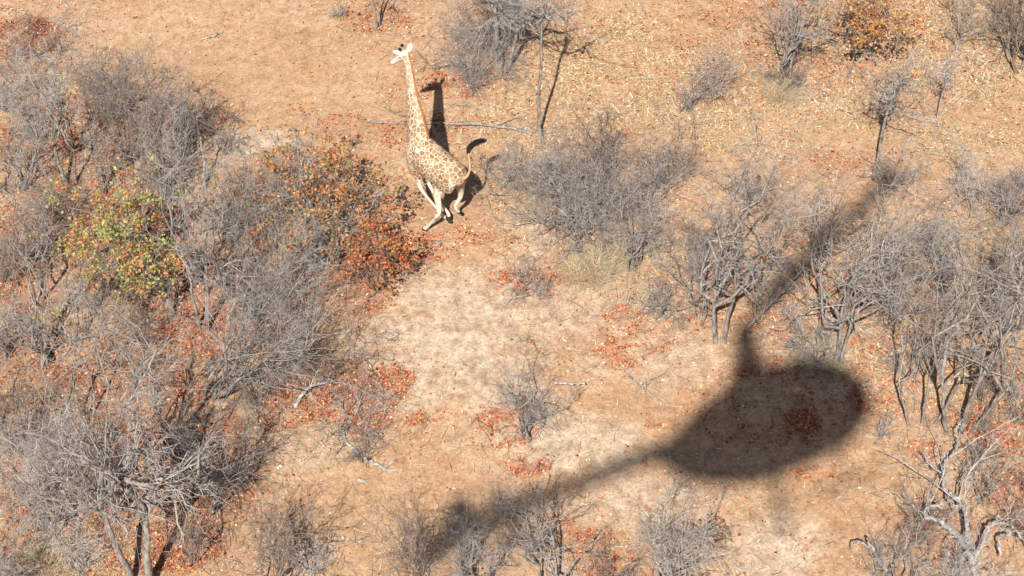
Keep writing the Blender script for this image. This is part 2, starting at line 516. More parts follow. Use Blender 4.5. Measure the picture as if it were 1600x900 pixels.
ATT = {}
def plant(name, u, v, topv, uL, uR, stems, dens, label, cat, wood='grey', fork=0.0, trunks=1, leaves=None, group=None,
          lean=(0, 0), flat=None, thick=1.0, droop=0.0, wob=0.17, seed=None, m=(7, 5, 4), twig=None, gap=0.0):
    """(u,v) foot, topv the crown's top, uL..uR its breadth, all in photo pixels; grown at true size where it stands"""
    base = at(u, v)
    k = depth(base) / FPX
    sp = math.cos(PITCH + math.atan((v - 450) / FPX))
    base.z = float(ground_z(base.x, base.y)) - 0.03
    H = (v - topv) * k / sp
    Rad = max(0.25, (uR - uL) * k / 2)
    H = max(0.35, H - 0.22 * Rad * math.sin(PITCH) / sp)   # the crown's far side also rises in the picture
    off = ((uL + uR) / 2 - u) * k
    rng = np.random.RandomState(seed if seed is not None else int(u * 7 + v * 13) % 99991)
    if flat is None: flat = rng.uniform(.1, .4) if fork else rng.uniform(.3, .7)
    spread = rng.uniform(.50, .68) if fork else rng.uniform(.60, .88)
    angv = rng.uniform(.62, 1.0)
    thick *= rng.uniform(.85, 1.2)
    root = empty(name, base)
    bt, bn = [], []
    size = min(1.25, max(0.5, H / 4.0))
    r0 = 0.030 * size * thick
    cen = np.array([off + lean[0], lean[1], 0.0])
    nst = stems
    # targets in the crown
    th = rng.rand(nst) * 2 * math.pi
    th = (np.arange(nst) + rng.rand(nst) * 0.7) / nst * 2 * math.pi
    rr = np.sqrt(rng.uniform(0.12, 1.0, nst)) * Rad * spread
    hz = H * (1 - flat * (rr / Rad) ** 1.3) * rng.uniform(0.58, 1.0, nst)
    tgt = np.stack([np.cos(th) * rr, np.sin(th) * rr, hz], -1) + cen * 0.8
    n0 = 9
    s = np.linspace(0, 1, n0)[None, :, None]
    if fork > 0:
        if trunks > 1 and fork < .46: fork *= 0.62
        fz = H * fork
        foot = np.stack([rng.uniform(-.13, .13, trunks), rng.uniform(-.09, .09, trunks), np.zeros(trunks)], -1) * (trunks > 1)
        if gap: foot[:, 0] = np.linspace(-gap, gap, trunks)
        tops = foot * (1 + 1.5 * (trunks > 1)) + cen * fork * 0.6
        tops[:, 2] = fz * rng.uniform(0.85, 1.1, trunks)
        TP = foot[:, None] * (1 - s) + tops[:, None] * s + np.cumsum(rng.randn(trunks, n0, 3) * 0.009 * H * fork, 1) * [1, 1, 0] * (s > 0)
        TR = r0 * (1.2 if trunks > 1 else 1.35) * np.linspace(1.15, 0.72, n0)[None] * rng.uniform(0.8, 1.1, (trunks, 1))
        which = np.arange(nst) % trunks
        st = TP[which, -1 - rng.randint(0, 2, nst)]
        bt.append((TP, TR))
    else:
        st = np.stack([rng.randn(nst) * 0.05 * size, rng.randn(nst) * 0.05 * size, np.zeros(nst)], -1) * (1 + 0.12 * nst)
    curve = s ** (1.35 if fork else rng.uniform(1.0, 1.3))
    P = st[:, None] + (tgt - st)[:, None] * np.concatenate([curve, curve, s ** 0.92], -1)
    P = P + np.cumsum(rng.randn(nst, n0, 3), 1) * 0.022 * H * (wob / 0.17) * (s > 0)
    P[:, :, 2] = np.maximum(P[:, :, 2], 0)
    Rr = r0 * rng.uniform(0.5, 1.15, (nst, 1)) * np.linspace(1, 0.28, n0)[None]
    bt.append((P, Rr))
    Lf1 = min(0.62, max(0.30, 0.55 * Rad / max(H * (1 - fork), 0.3) + 0.16))
    C1, R1 = children(rng, P, Rr, m[0], 0.2 if not fork else 0.16, angv, Lf1, 8, wob * 1.3, 0.05 - droop, 0.62, 0.007)
    bt.append((C1, R1))
    C2, R2 = children(rng, C1, R1, m[1], 0.12, 0.95, 0.62, 7, wob * 1.6, 0.02 - droop, 0.55, 0.0046)
    m3 = max(1, int(round(m[2] * dens * 0.5)))
    C3, R3 = children(rng, C2, R2, m3, 0.1, 0.95, 0.72, 6, wob * 1.8, 0.01 - droop, 0.7, 0.0029, 0.5)
    for arr in (C1, C2, C3):
        arr[:, :, 2] = np.maximum(arr[:, :, 2], 0.01)
    # some limbs are broken short, so the outline is uneven
    link_mesh('trunk' if fork else 'stems', tube_mesh(name + '_wood', bt, 6 if thick >= 1 else 5), BARK[wood], root)
    link_mesh('crown', tube_mesh(name + '_crown', [(C2, R2), (C3, R3)], 3), TWIG[twig or wood], root)
    if leaves:
        nl, cols, wts, where = leaves
        ends = C3.reshape(-1, 3)
        if where is not None:
            q_ = (ends[:, 0] - where[0]) ** 2 / where[2] ** 2 + (ends[:, 2] - where[1]) ** 2 / where[3] ** 2
            ends = ends[q_ < 1 + 0.5 * rng.rand(len(q_))]
        if len(ends):
            hubs = ends[rng.randint(0, len(ends), max(30, nl // 14))]
            p = hubs[rng.randint(0, len(hubs), nl)] + rng.randn(nl, 3) * 0.075
            # clumps keep one hue
            hue = vnoise(p[:, 0] + p[:, 2], p[:, 1] + p[:, 2] * .7, 0.45, 7)
            c = palette(rng, nl, cols, wts, 0.18)
            alt = palette(rng, nl, cols[:2], [1, 1], 0.18)
            c = np.where((hue > 0.62)[:, None], alt, c)
            lme = leaf_mesh('foliage', p, rng.uniform(0.05, 0.105, nl), rng, c, tilt=0.8, width=0.75, curl=0.18)
            link_mesh('foliage', lme, M_TREELEAF, root)
    tag(root, label, cat, group)
    return root


# ------------------------------------------------------------------ the giraffe, galloping away to the left
FWD = Vector((-0.73, 0.68, 0)).normalized()
LEFT = Vector((-FWD.y, FWD.x, 0))
GC = Vector((-1.83, 42.2, 0.0))                 # ground under its belly
def gl(f, l, z):
    return GC + FWD * f + LEFT * l + Vector((0, 0, z))

def loft(bm, rings, side=None, n=18):
    """rings: (centre, half width, half depth); closed at both ends"""
    P = [Vector(r[0]) for r in rings]
    loops = []
    for i, (c, a, b) in enumerate(rings):
        T = (P[min(i + 1, len(P) - 1)] - P[max(i - 1, 0)]).normalized()
        s_ = Vector(side if side is not None else LEFT)
        s_ = (s_ - T * s_.dot(T)).normalized()
        u_ = T.cross(s_)
        loops.append([bm.verts.new(P[i] + s_ * a * math.cos(2 * math.pi * k / n) + u_ * b * math.sin(2 * math.pi * k / n)) for k in range(n)])
    for A, B_ in zip(loops[:-1], loops[1:]):
        for k in range(n):
            bm.faces.new((A[k], A[(k + 1) % n], B_[(k + 1) % n], B_[k]))
    bm.faces.new(loops[0][::-1])
    bm.faces.new(loops[-1])

def dense(rings, per=4):
    """smooth rings between the given ones"""
    pts = smooth_path([r[0] for r in rings], per)
    ws = smooth_path([Vector((r[1], r[2], 0)) for r in rings], per)
    return [(p, max(w.x, .004), max(w.y, .004)) for p, w in zip(pts, ws)]

def smooth_path(pts, per=6):
    pts = [Vector(p) for p in pts]
    out = []
    for i in range(len(pts) - 1):
        p0 = pts[max(0, i - 1)]; p1 = pts[i]; p2 = pts[i + 1]; p3 = pts[min(len(pts) - 1, i + 2)]
        for k in range(per):
            t = k / per
            out.append(0.5 * ((2 * p1) + (p2 - p0) * t + (2 * p0 - 5 * p1 + 4 * p2 - p3) * t * t + (3 * p1 - p0 - 3 * p2 + p3) * t ** 3))
    out.append(pts[-1])
    return out

POLL = at(634.5, 85, 4.0)
NB = gl(.66, -.05, 2.22)
NK = [gl(.42, 0, 2.26), gl(.62, -.05, 2.36), at(650, 188, 2.72), at(646, 160, 3.08), at(641.5, 128, 3.45), at(637.5, 100, 3.8), POLL]
HEAD_T = at(607.5, 96, 3.66)                 # muzzle tip
hd = (HEAD_T - POLL)
bm = bmesh.new()
# trunk of the body
loft(bm, dense([(gl(-.85, 0, 2.10), .09, .13), (gl(-.77, 0, 2.09), .20, .25), (gl(-.55, 0, 2.09), .32, .37), (gl(-.22, 0, 2.03), .38, .45), (gl(.10, 0, 2.02), .39, .50),
                (gl(.38, 0, 2.10), .35, .54), (gl(.60, 0, 2.16), .29, .50), (gl(.78, 0, 2.14), .21, .38), (gl(.88, 0, 2.14), .10, .22)]), n=28)
# shoulder blades and haunches
for sgn in (1, -1):
    loft(bm, dense([(gl(.50, sgn * .17, 2.48), .05, .12), (gl(.58, sgn * .22, 2.12), .10, .21), (gl(.62, sgn * .20, 1.72), .10, .17), (gl(.60, sgn * .18, 1.50), .08, .11)]))
    loft(bm, dense([(gl(-.60, sgn * .12, 2.34), .09, .16), (gl(-.56, sgn * .18, 2.06), .17, .28), (gl(-.46, sgn * .21, 1.72), .14, .23)]))
# neck
NW = [(.20, .34), (.21, .42), (.165, .33), (.125, .225), (.098, .165), (.080, .125), (.072, .105)]
loft(bm, dense([(p, a, b) for p, (a, b) in zip(NK, NW)], 5), n=20)
# head: skull, cheeks, muzzle
hu = Vector((0, 0, 1)); hu = (hu - hd.normalized() * hu.dot(hd.normalized())).normalized()
hs = hu.cross(hd.normalized())
HL = 0.60
def hp(f, s_, u_):
    return POLL + hd.normalized() * f + hs * s_ + hu * u_
loft(bm, dense([(hp(-.10, 0, .0), .05, .06), (hp(-.03, 0, .01), .10, .115), (hp(.08, 0, .01), .118, .13), (hp(.18, 0, -.005), .10, .115), (hp(.30, 0, -.03), .068, .085),
                (hp(.42, 0, -.045), .055, .064), (hp(.50, 0, -.055), .060, .060), (hp(.555, 0, -.06), .048, .046), (hp(.575, 0, -.062), .02, .02)]), side=hs, n=18)
# brow ridges
for sgn in (1, -1):
    loft(bm, dense([(hp(.02, sgn * .07, .06), .02, .02), (hp(.10, sgn * .088, .055), .034, .034), (hp(.18, sgn * .072, .035), .02, .02)]), side=hs, n=10)
# ears: cupped blades standing out sideways
def ear(root_, tip_, wide):
    o_ = (tip_ - root_)
    loft(bm, dense([(root_ - o_ * .12, .03, .028), (root_ + o_ * .18, .058, .028), (root_ + o_ * .50, .068, .022), (root_ + o_ * .82, .040, .018), (tip_, .010, .010)]), side=wide, n=12)
EARS = ((at(630.5, 85, 4.06), at(613, 79.5, 4.12)), (at(638.5, 80, 4.08), at(643, 66.5, 4.22)))
ear(*EARS[0], Vector((.1, .66, .75)))
ear(*EARS[1], Vector((1, .1, -.1)))

# legs: (centre, half side, half fore-aft)
def leg(pts):
    loft(bm, dense(pts, 4), n=14)
HLh = at(664.5, 355, .09)
hl = [(gl(-.48, .20, 1.86), .14, .25), (at(689, 290, 1.50), .12, .20), (at(683.5, 306, 1.22), .085, .125), (at(685.5, 322, .98), .062, .088), (at(685, 333, .80), .050, .072),
      (at(679, 342, .58), .038, .045), (at(672, 350, .33), .036, .042), (at(667, 355, .16), .046, .052), (at(664, 358, .07), .050, .062), (at(662.5, 360, .012), .056, .078)]
leg(hl)
hr = [(gl(-.56, -.18, 1.90), .13, .24), (at(718, 288, 1.46), .10, .16), (at(719.5, 299, 1.20), .072, .10), (at(719, 308, 1.02), .050, .066), (at(715, 315, .86), .042, .05),
      (at(711.5, 321, .74), .038, .042), (at(713, 327, .60), .042, .048), (at(716, 330, .50), .048, .055), (at(718, 332, .44), .052, .06)]
leg(hr)
fl = [(gl(.60, .17, 1.72), .10, .16), (at(652.5, 270, 1.42), .072, .11), (at(654.5, 285, 1.16), .056, .075), (at(657.5, 294, 1.02), .056, .066), (at(665, 305, .84), .038, .044),
      (at(676, 318, .62), .033, .038), (at(688, 332, .38), .034, .038), (at(695, 339, .27), .044, .048), (at(701, 344, .19), .046, .054), (at(704.5, 347, .13), .050, .06)]
leg(fl)
fr = [(gl(.58, -.17, 1.72), .10, .16), (gl(.56, -.17, 1.42), .075, .11), (gl(.50, -.17, 1.14), .056, .072), (gl(.47, -.17, 1.02), .055, .064), (gl(.34, -.17, .84), .037, .042),
      (gl(.14, -.17, .66), .033, .036), (gl(-.08, -.17, .50), .034, .038), (gl(-.18, -.17, .42), .044, .048), (gl(-.20, -.17, .32), .046, .055), (gl(-.20, -.17, .26), .050, .060)]
leg(fr)
# tail: out from the rump and curling up
TL = [(gl(-.74, 0, 2.16), .06, .06), (at(721, 279, 2.06), .045, .045), (at(729.5, 276, 2.10), .035, .035), (at(734, 264, 2.26), .028, .028), (at(733.5, 250, 2.42), .026, .026), (at(731, 236, 2.53), .022, .022)]
loft(bm, dense(TL, 5), n=10)
bmesh.ops.recalc_face_normals(bm, faces=bm.faces)
gme = bpy.data.meshes.new('giraffe_raw')
bm.to_mesh(gme); bm.free()
tmp = bpy.data.objects.new('giraffe_raw', gme)
COL.objects.link(tmp)
md = tmp.modifiers.new('r', 'REMESH'); md.mode = 'VOXEL'; md.voxel_size = 0.014; md.use_smooth_shade = True
md2 = tmp.modifiers.new('s', 'SMOOTH'); md2.factor = 0.5; md2.iterations = 4
bpy.context.view_layer.update()
dg = bpy.context.evaluated_depsgraph_get()
body = bpy.data.meshes.new_from_object(tmp.evaluated_get(dg), depsgraph=dg)
bpy.data.objects.remove(tmp)
body.name = 'giraffe_body'
nv = len(body.vertices)
co = np.empty(nv * 3, np.float32); body.vertices.foreach_get('co', co); co = co.reshape(-1, 3)
no = np.empty(nv * 3, np.float32); body.vertices.foreach_get('normal', no); no = no.reshape(-1, 3)
# coat zones: how far the patches fade out (belly, lower legs, face, ears)
fpos = (co - np.array(GC)) @ np.array(FWD)
fade = np.zeros(nv)
trunk_z = co[:, 2]
fade = np.maximum(fade, sm(1.50 - trunk_z, 0, .50))                       # legs
fade = np.maximum(fade, sm(-no[:, 2], .35, .8) * (trunk_z < 2.2) * (trunk_z > 1.2))   # belly
dh = (co - np.array(POLL)) @ np.array(hd.normalized())
rad_h = np.linalg.norm(co - np.array(POLL) - dh[:, None] * np.array(hd.normalized()), axis=1)
nearhead = (np.linalg.norm(co - np.array(POLL), axis=1) < .75) & (rad_h < .19)
fade = np.maximum(fade, nearhead * sm(dh, .0, .16) * .75)
fade = np.maximum(fade, nearhead * (trunk_z > POLL.z + .05) * .6)
tl = np.array([tuple(r_[0]) for r_ in dense(TL, 5)])[3:]
tail_w = 1.0 * (np.min(np.linalg.norm(co[:, None] - tl[None], axis=2), axis=1) < .075)
earv = np.zeros(nv)
ds = np.abs((co - np.array(POLL)) @ np.array(hs))
for a_, b_ in EARS:
    A_, D_ = np.array(a_), np.array(b_ - a_)
    tt = np.clip(((co - A_) @ D_) / (D_ @ D_), 0.12, 1)
    earv = np.maximum(earv, (np.linalg.norm(co - A_ - tt[:, None] * D_, axis=1) < .09) * (tt > .125) * 1.0)
hoof = np.zeros(nv)
for hp_, rr_ in ((HLh, .11), (at(717.5, 331.5, .45), .085), (at(703.5, 346.5, .14), .085), (gl(-.20, -.17, .27), .09)):
    hoof = np.maximum(hoof, 1.0 * (np.linalg.norm(co - np.array(hp_), axis=1) < rr_))
hoof *= (np.linalg.norm(co - np.array(HLh), axis=1) > .11) | (trunk_z < .10)
muz = nearhead * sm(dh, .47, .54)
for nm, arr in (('fade', fade), ('tail', tail_w), ('ear', earv), ('hoof', hoof), ('muzzle', muz), ('up01', sm(no[:, 2], .1, .8)), ('neck', sm(trunk_z, 2.8, 3.7))):
    a = body.attributes.new(nm, 'FLOAT', 'POINT')
    a.data.foreach_set('value', arr.astype(np.float32))
body.transform(Matrix.Translation(-GC))
body.polygons.foreach_set('use_smooth', np.ones(len(body.polygons), bool))

def coat_mat():
    m, t, b = mat('giraffe_coat', 0.75, 0.2)
    tc = t.nodes.new('ShaderNodeTexCoord').outputs['Object']
    nz = t.nodes.new('ShaderNodeTexNoise'); nz.inputs['Scale'].default_value = 7
    t.links.new(tc, nz.inputs['Vector'])
    vm = t.nodes.new('ShaderNodeVectorMath'); vm.operation = 'MULTIPLY_ADD'
    t.links.new(nz.outputs['Color'], vm.inputs[0]); vm.inputs[1].default_value = (.05, .05, .05)
    t.links.new(tc, vm.inputs[2])
    vo = t.nodes.new('ShaderNodeTexVoronoi'); vo.feature = 'DISTANCE_TO_EDGE'
    vo.inputs['Scale'].default_value = 8.6
    t.links.new(vm.outputs[0], vo.inputs['Vector'])
    vc = t.nodes.new('ShaderNodeTexVoronoi'); vc.inputs['Scale'].default_value = 8.6
    t.links.new(vm.outputs[0], vc.inputs['Vector'])
    edge = ramp(t, vo.outputs['Distance'], [(0.03, (0, 0, 0)), (0.09, (1, 1, 1))])
    sepc = t.nodes.new('ShaderNodeSeparateColor')
    t.links.new(vc.outputs['Color'], sepc.inputs[0])
    patch = ramp(t, sepc.outputs[0], [(0.1, (0.25, 0.14, 0.065)), (0.5, (0.32, 0.19, 0.095)), (0.9, (0.39, 0.25, 0.135))])
    nk = attr(t, 'neck')
    patch = mixc(t, math_(t, 'MULTIPLY', nk, .7), patch, (0.42, 0.32, 0.21))
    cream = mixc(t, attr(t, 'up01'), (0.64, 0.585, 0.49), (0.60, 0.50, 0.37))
    fd = attr(t, 'fade')
    vis = math_(t, 'MULTIPLY', edge, math_(t, 'SUBTRACT', 1.0, math_(t, 'MULTIPLY', fd, .80), True))
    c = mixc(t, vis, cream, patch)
    c = mixc(t, math_(t, 'MULTIPLY', fd, .55, True), c, (0.62, 0.56, 0.46))
    c = mixc(t, attr(t, 'tail'), c, (0.46, 0.29, 0.15))
    c = mixc(t, attr(t, 'ear'), c, (0.72, 0.70, 0.66))
    c = mixc(t, attr(t, 'muzzle'), c, (0.34, 0.29, 0.25))
    c = mixc(t, attr(t, 'hoof'), c, (0.045, 0.035, 0.03))
    fine = noise(t, tc, 45, 3)
    c = mixc(t, .6, c, ramp(t, fine, [(.3, (.82, .82, .82)), (.7, (1.12, 1.12, 1.12))]), 'MULTIPLY')
    t.links.new(c, b.inputs['Base Color'])
    bump(t, b, noise(t, tc, 90, 2), .006, .5)
    return m

M_MANE = plain('mane_hair', (0.32, 0.13, 0.045), .8, .15, .25)
M_DARK = plain('black_hair', (0.022, 0.019, 0.02), .8, .15, .2)
M_EYE = plain('eye', (0.015, 0.01, 0.008), .15, .6, .05)
M_TAN = plain('horn_skin', (0.42, 0.27, 0.14), .8, .15, .2)
gr = empty('giraffe', GC)
tag(gr, 'giraffe galloping away to the left, neck stretched forward and tail curled up', 'giraffe')
link_mesh('body', body, coat_mat(), gr)

def bm_obj(name, bm_, m_, parent, origin):
    bmesh.ops.recalc_face_normals(bm_, faces=bm_.faces)
    me_ = bpy.data.meshes.new(name)
    bm_.to_mesh(me_); bm_.free()
    me_.transform(Matrix.Translation(-origin))
    me_.polygons.foreach_set('use_smooth', np.ones(len(me_.polygons), bool))
    return link_mesh(name, me_, m_, parent)

# mane: a low crest of hair down the back of the neck
NP = dense([(p, a, b) for p, (a, b) in zip(NK[1:], NW[1:])], 8)
bm = bmesh.new()
mr = []
for i, (p, a, b_) in enumerate(NP):
    T_ = (NP[min(i + 1, len(NP) - 1)][0] - NP[max(i - 1, 0)][0]).normalized()
    s_ = (LEFT - T_ * LEFT.dot(T_)).normalized()
    dors = s_.cross(T_)
    if dors.dot(FWD) > 0: dors = -dors
    mr.append((p + dors * (b_ + .008), .019, .040 + .006 * math.sin(i * 2.3)))
mr = [(mr[0][0], .006, .01)] + mr + [(mr[-1][0] + Vector((0, 0, .03)), .01, .015)]
loft(bm, mr, n=10)
bm_obj('mane', bm, M_MANE, gr, GC)
# horns with dark tufted tips
for sgn in (1, -1):
    bm = bmesh.new()
    ax = (hu * .95 - hd.normalized() * .28 + hs * sgn * .18).normalized()
    r_ = hp(.03, sgn * .055, .09)
    loft(bm, dense([(r_, .036, .036), (r_ + ax * .05, .026, .026), (r_ + ax * .11, .024, .024)]), side=hs, n=12)
    h_ = bm_obj('horn', bm, M_TAN, gr, GC)
    bm = bmesh.new()
    loft(bm, dense([(r_ + ax * .10, .024, .024), (r_ + ax * .125, .040, .040), (r_ + ax * .15, .042, .042), (r_ + ax * .18, .026, .026), (r_ + ax * .19, .008, .008)]), side=hs, n=12)
    bm_obj('horn_tuft', bm, M_DARK, h_, GC)
    bm = bmesh.new()
    e_ = hp(.12, sgn * .108, .035)
    loft(bm, [(e_ - hs * sgn * .015, .022, .022), (e_, .024, .024), (e_ + hs * sgn * .012, .014, .014)], side=hu, n=12)
    bm_obj('eye', bm, M_EYE, gr, GC)
# tail tuft: a lock of long black hairs flung to the right
rg = np.random.RandomState(3)
cv = np.array([tuple(q_) for q_ in smooth_path([at(731, 240, 2.50), at(733, 232, 2.56), at(739, 225.5, 2.58), at(748, 221.5, 2.56), at(758, 219.5, 2.52)], 3)])
nh = 90
spread_ = np.interp(np.linspace(0, 1, len(cv)), [0, .3, .7, 1], [.25, .9, 1.0, .6])
off_ = rg.randn(nh, 1, 3) * .026 * spread_[None, :, None] + np.cumsum(rg.randn(nh, len(cv), 3) * .006, 1)
P = cv[None] + off_
lk = tube_mesh('tail_tuft', [(P - np.array(GC), np.full((nh, 1), .010) * np.linspace(1, .5, len(cv))[None])], 4)
link_mesh('tail_tuft', lk, M_DARK, gr)

# ------------------------------------------------------------------ the aircraft overhead (out of frame; it throws the big shadow)
UP_SUN = 60.0                                   # metres from the ground shadow back towards the sun
HV = at(1200, 655)                              # where the cabin's shadow lies
HO = HV - SUND * UP_SUN                         # the cabin itself
def sh(u, v, dz=0.0):
    """the point on the aircraft, dz above the cabin's middle, whose shadow falls at photo pixel (u, v)"""
    g_ = at(u, v)
    k_ = (HO.z + dz) / -SUND.z
    return g_ - SUND * k_
M_PAINT = plain('aircraft_paint', (0.60, 0.10, 0.06), .3, .5, .05)
M_WHITE = plain('white_paint', (0.75, 0.75, 0.73), .35, .5, .04)
M_METAL = plain('dark_metal', (0.08, 0.08, 0.09), .4, .5, .1, .4)
M_GLASS = plain('tinted_window', (0.03, 0.035, 0.04), .08, .8, .02)
nose, tailp = sh(1352, 612, -.15), sh(705, 832, .35)
ha = (tailp - nose); hlen = ha.length; ha.normalize()           # nose to tail
hsd = Vector((0, 0, 1)).cross(ha).normalized()
hup = ha.cross(hsd)
if hup.z < 0: hup = -hup
print('aircraft length', round(hlen, 2), 'height', round(HO.z, 1))
root = empty('helicopter', HO)
tag(root, 'hovering helicopter outside the picture whose shadow lies on the ground at the right', 'helicopter')
def nz_(d, s_=0.0, u_=0.0):
    return nose + ha * d + hsd * s_ + hup * u_
bm = bmesh.new()
loft(bm, dense([(nz_(-.02, 0, 0), .10, .10), (nz_(.22, 0, .02), .62, .60), (nz_(.8, 0, .05), 1.0, 1.0), (nz_(1.7, 0, .08), 1.16, 1.28), (nz_(2.8, 0, .05), 1.16, 1.38),
                (nz_(3.7, 0, .0), 1.0, 1.22), (nz_(4.5, 0, -.02), .72, .86), (nz_(5.05, 0, .12), .42, .48), (nz_(5.4, 0, .26), .20, .22)]), side=hsd, n=24)
cab = bm_obj('cabin', bm, M_PAINT, root, HO)
bm = bmesh.new()
loft(bm, dense([(nz_(1.9, 0, 1.25), .22, .12), (nz_(2.4, 0, 1.40), .38, .26), (nz_(3.2, 0, 1.30), .36, .26), (nz_(4.0, 0, 1.0), .14, .12)]), side=hsd, n=16)
bm_obj('engine_cowling', bm, M_WHITE, root, HO)
for sg in (1, -1):
    bm = bmesh.new()
    loft(bm, [(nz_(1.0, sg * 1.00, .45), .02, .05), (nz_(1.1, sg * 1.04, .45), .02, .26), (nz_(1.9, sg * 1.12, .45), .02, .30), (nz_(2.7, sg * 1.13, .45), .02, .26), (nz_(2.8, sg * 1.13, .45), .02, .05)], side=hsd, n=10)
    bm_obj('window', bm, M_GLASS, root, HO)
bm = bmesh.new()
loft(bm, [(nz_(4.6, 0, .26), .26, .26), (nz_(6.0, 0, .34), .22, .22), (tailp + ha * .1, .13, .13)], side=hsd, n=14)
bm_obj('tail_boom', bm, M_WHITE, root, HO)
bm = bmesh.new()                                 # swept fin above and below the boom
def fin(pts, th_=.05):
    vs = [[bm.verts.new(p + hsd * s_) for p in pts] for s_ in (th_, -th_)]
    bm.faces.new(vs[0]); bm.faces.new(vs[1][::-1])
    for k in range(len(pts)):
        bm.faces.new((vs[0][k], vs[0][(k + 1) % len(pts)], vs[1][(k + 1) % len(pts)], vs[1][k]))
fin([tailp + ha * -.75, tailp + ha * -.15 + hup * 1.15, tailp + ha * .30 + hup * 1.15, tailp + ha * .12, tailp + ha * .32 - hup * .62, tailp + ha * .02 - hup * .62])
bm_obj('tail_fin', bm, M_PAINT, root, HO)
bm = bmesh.new()
q_ = tailp - ha * 1.4
loft(bm, [(q_ - hsd * .75, .20, .025), (q_, .26, .03), (q_ + hsd * .75, .20, .025)], side=ha, n=10)
bm_obj('stabiliser', bm, M_WHITE, root, HO)
tc_ = tailp + hsd * .22
bm = bmesh.new()
for a_ in (0.5, 0.5 + math.pi):
    d_ = ha * math.cos(a_) + hup * math.sin(a_)
    loft(bm, [(tc_, .05, .012), (tc_ + d_ * .3, .075, .014), (tc_ + d_ * .75, .07, .01)], side=ha * -math.sin(a_) + hup * math.cos(a_), n=8)
bm_obj('tail_rotor', bm, M_METAL, root, HO)
for sg in (1, -1):
    bm = bmesh.new()
    loft(bm, dense([(nz_(.1, sg * 1.0, -1.45), .03, .03), (nz_(.4, sg * 1.0, -1.62), .04, .04), (nz_(1.2, sg * 1.0, -1.65), .04, .04), (nz_(3.6, sg * 1.0, -1.65), .04, .04)]), side=hsd, n=8)
    sk = bm_obj('skid', bm, M_METAL, root, HO)
    for d_ in (1.1, 2.8):
        bm = bmesh.new()
        loft(bm, [(nz_(d_, sg * .5, -.6), .035, .035), (nz_(d_, sg * .85, -.95), .035, .035), (nz_(d_, sg * 1.0, -1.65), .035, .035)], side=ha, n=8)
        bm_obj('skid_strut', bm, M_METAL, sk, HO)
# mast and main rotor: blades bent apart, one narrowed, to shape the cast shadow
HUBZ = 2.0
hub = sh(1163, 512, HUBZ)
mb = nz_((hub - nose).dot(ha), 0, 1.0)
mb = sh(1174, 604, .9)
bm = bmesh.new()
loft(bm, [(mb, .62, .62), (mb * .7 + hub * .3, .42, .42), (mb * .4 + hub * .6, .32, .32), (hub, .26, .26)], side=hsd, n=12)
bm_obj('mast', bm, M_METAL, root, HO)
bm = bmesh.new()
loft(bm, [(hub - Vector((0, 0, .14)), .10, .10), (hub - Vector((0, 0, .06)), .20, .20), (hub + Vector((0, 0, .06)), .20, .20), (hub + Vector((0, 0, .12)), .08, .08)], side=hsd, n=14)
bm_obj('rotor_hub', bm, M_METAL, root, HO)
for uu, vv, cw in ((1402, 268, 1.0), (1228, 838, .5)):
    tip = sh(uu, vv, HUBZ)
    d_ = (tip - hub); LB = d_.length; d_.normalize()
    print('blade', round(LB, 2))
    sd_ = Vector((0, 0, 1)).cross(d_).normalized()
    bm = bmesh.new()
    loft(bm, [(hub + d_ * .15, .08, .03), (hub + d_ * .7, .19 * cw, .03), (hub + d_ * LB * .6, .20 * cw, .025), (hub + d_ * LB, .19 * cw, .02)], side=sd_, n=12)
    bm_obj('rotor_blade', bm, M_METAL, root, HO)

# ------------------------------------------------------------------ plants
GB, GT = 'leafless grey bushes over the dry ground', 'leafless small trees over the dry ground'
B = lambda *a, **k: plant('bare_shrub', *a, cat='shrub', group=GB, **k)
T = lambda *a, **k: plant('bare_tree', *a, cat='tree', group=GT, **k)
# --- upper left
T(112, 290, 18, 25, 185, 9, 1.0, 'tall pale grey bare tree with two slim trunks at the upper left', wood='grey', twig='pale', fork=.42, trunks=2)
B(25, 300, 95, -60, 110, 11, 1.4, 'dense grey thorn bush cut by the left edge, above the green and orange tree')
B(60, 90, 20, -10, 130, 8, .9, 'reddish brown bare bush in the upper left corner beside the pale sand', wood='brown')
B(10, 170, 60, -60, 70, 8, 1.1, 'purplish bare bush in the upper left, half outside the left edge')
B(205, 255, 55, 140, 285, 9, 1.1, 'wide brownish bare bush right of the tall pale two-trunk tree', wood='brown')
B(262, 310, 100, 190, 330, 10, 1.0, 'grey upright bare bush directly left of the short white dead stump')
B(165, 300, 170, 110, 225, 8, 1.0, 'low grey bare bush at the foot of the tall pale two-trunk tree')
B(330, 215, 120, 285, 385, 6, .6, 'thin faint brown bush at the left edge of the open orange sand', wood='brown')
B(60, 400, 255, -30, 150, 11, 1.2, 'tangled grey bush left of the green and orange tree, over red leaf litter')
B(150, 150, 80, 95, 215, 7, .8, 'thin brown bush between the two-trunk pale tree and the wide brownish bush', wood='brown')
B(355, 240, 170, 300, 400, 6, .6, 'sparse grey bush casting a branched shadow on the orange sand')
B(110, 350, 270, 60, 170, 7, .8, 'low brownish bush between the two-trunk tree and the green leaves', wood='brown')
B(230, 330, 240, 190, 290, 7, .8, 'small brown bush behind the green and orange crown', wood='brown')
B(10, 560, 430, -50, 70, 8, .9, 'grey bush on the left edge, left of the bent-limbed bush')
B(210, 600, 510, 160, 270, 6, .6, 'thin brownish bush on the bare soil below the many-stemmed tree', wood='brown')
B(400, 640, 540, 350, 470, 7, .7, 'brown undergrowth bush below the arching bush in the left middle', wood='brown')
B(160, 790, 690, 100, 230, 8, .7, 'brown bush growing behind the twin trunks at the lower left', wood='brown')
B(290, 720, 620, 240, 350, 7, .7, 'small grey bush directly right of the twin-trunk tree crown')
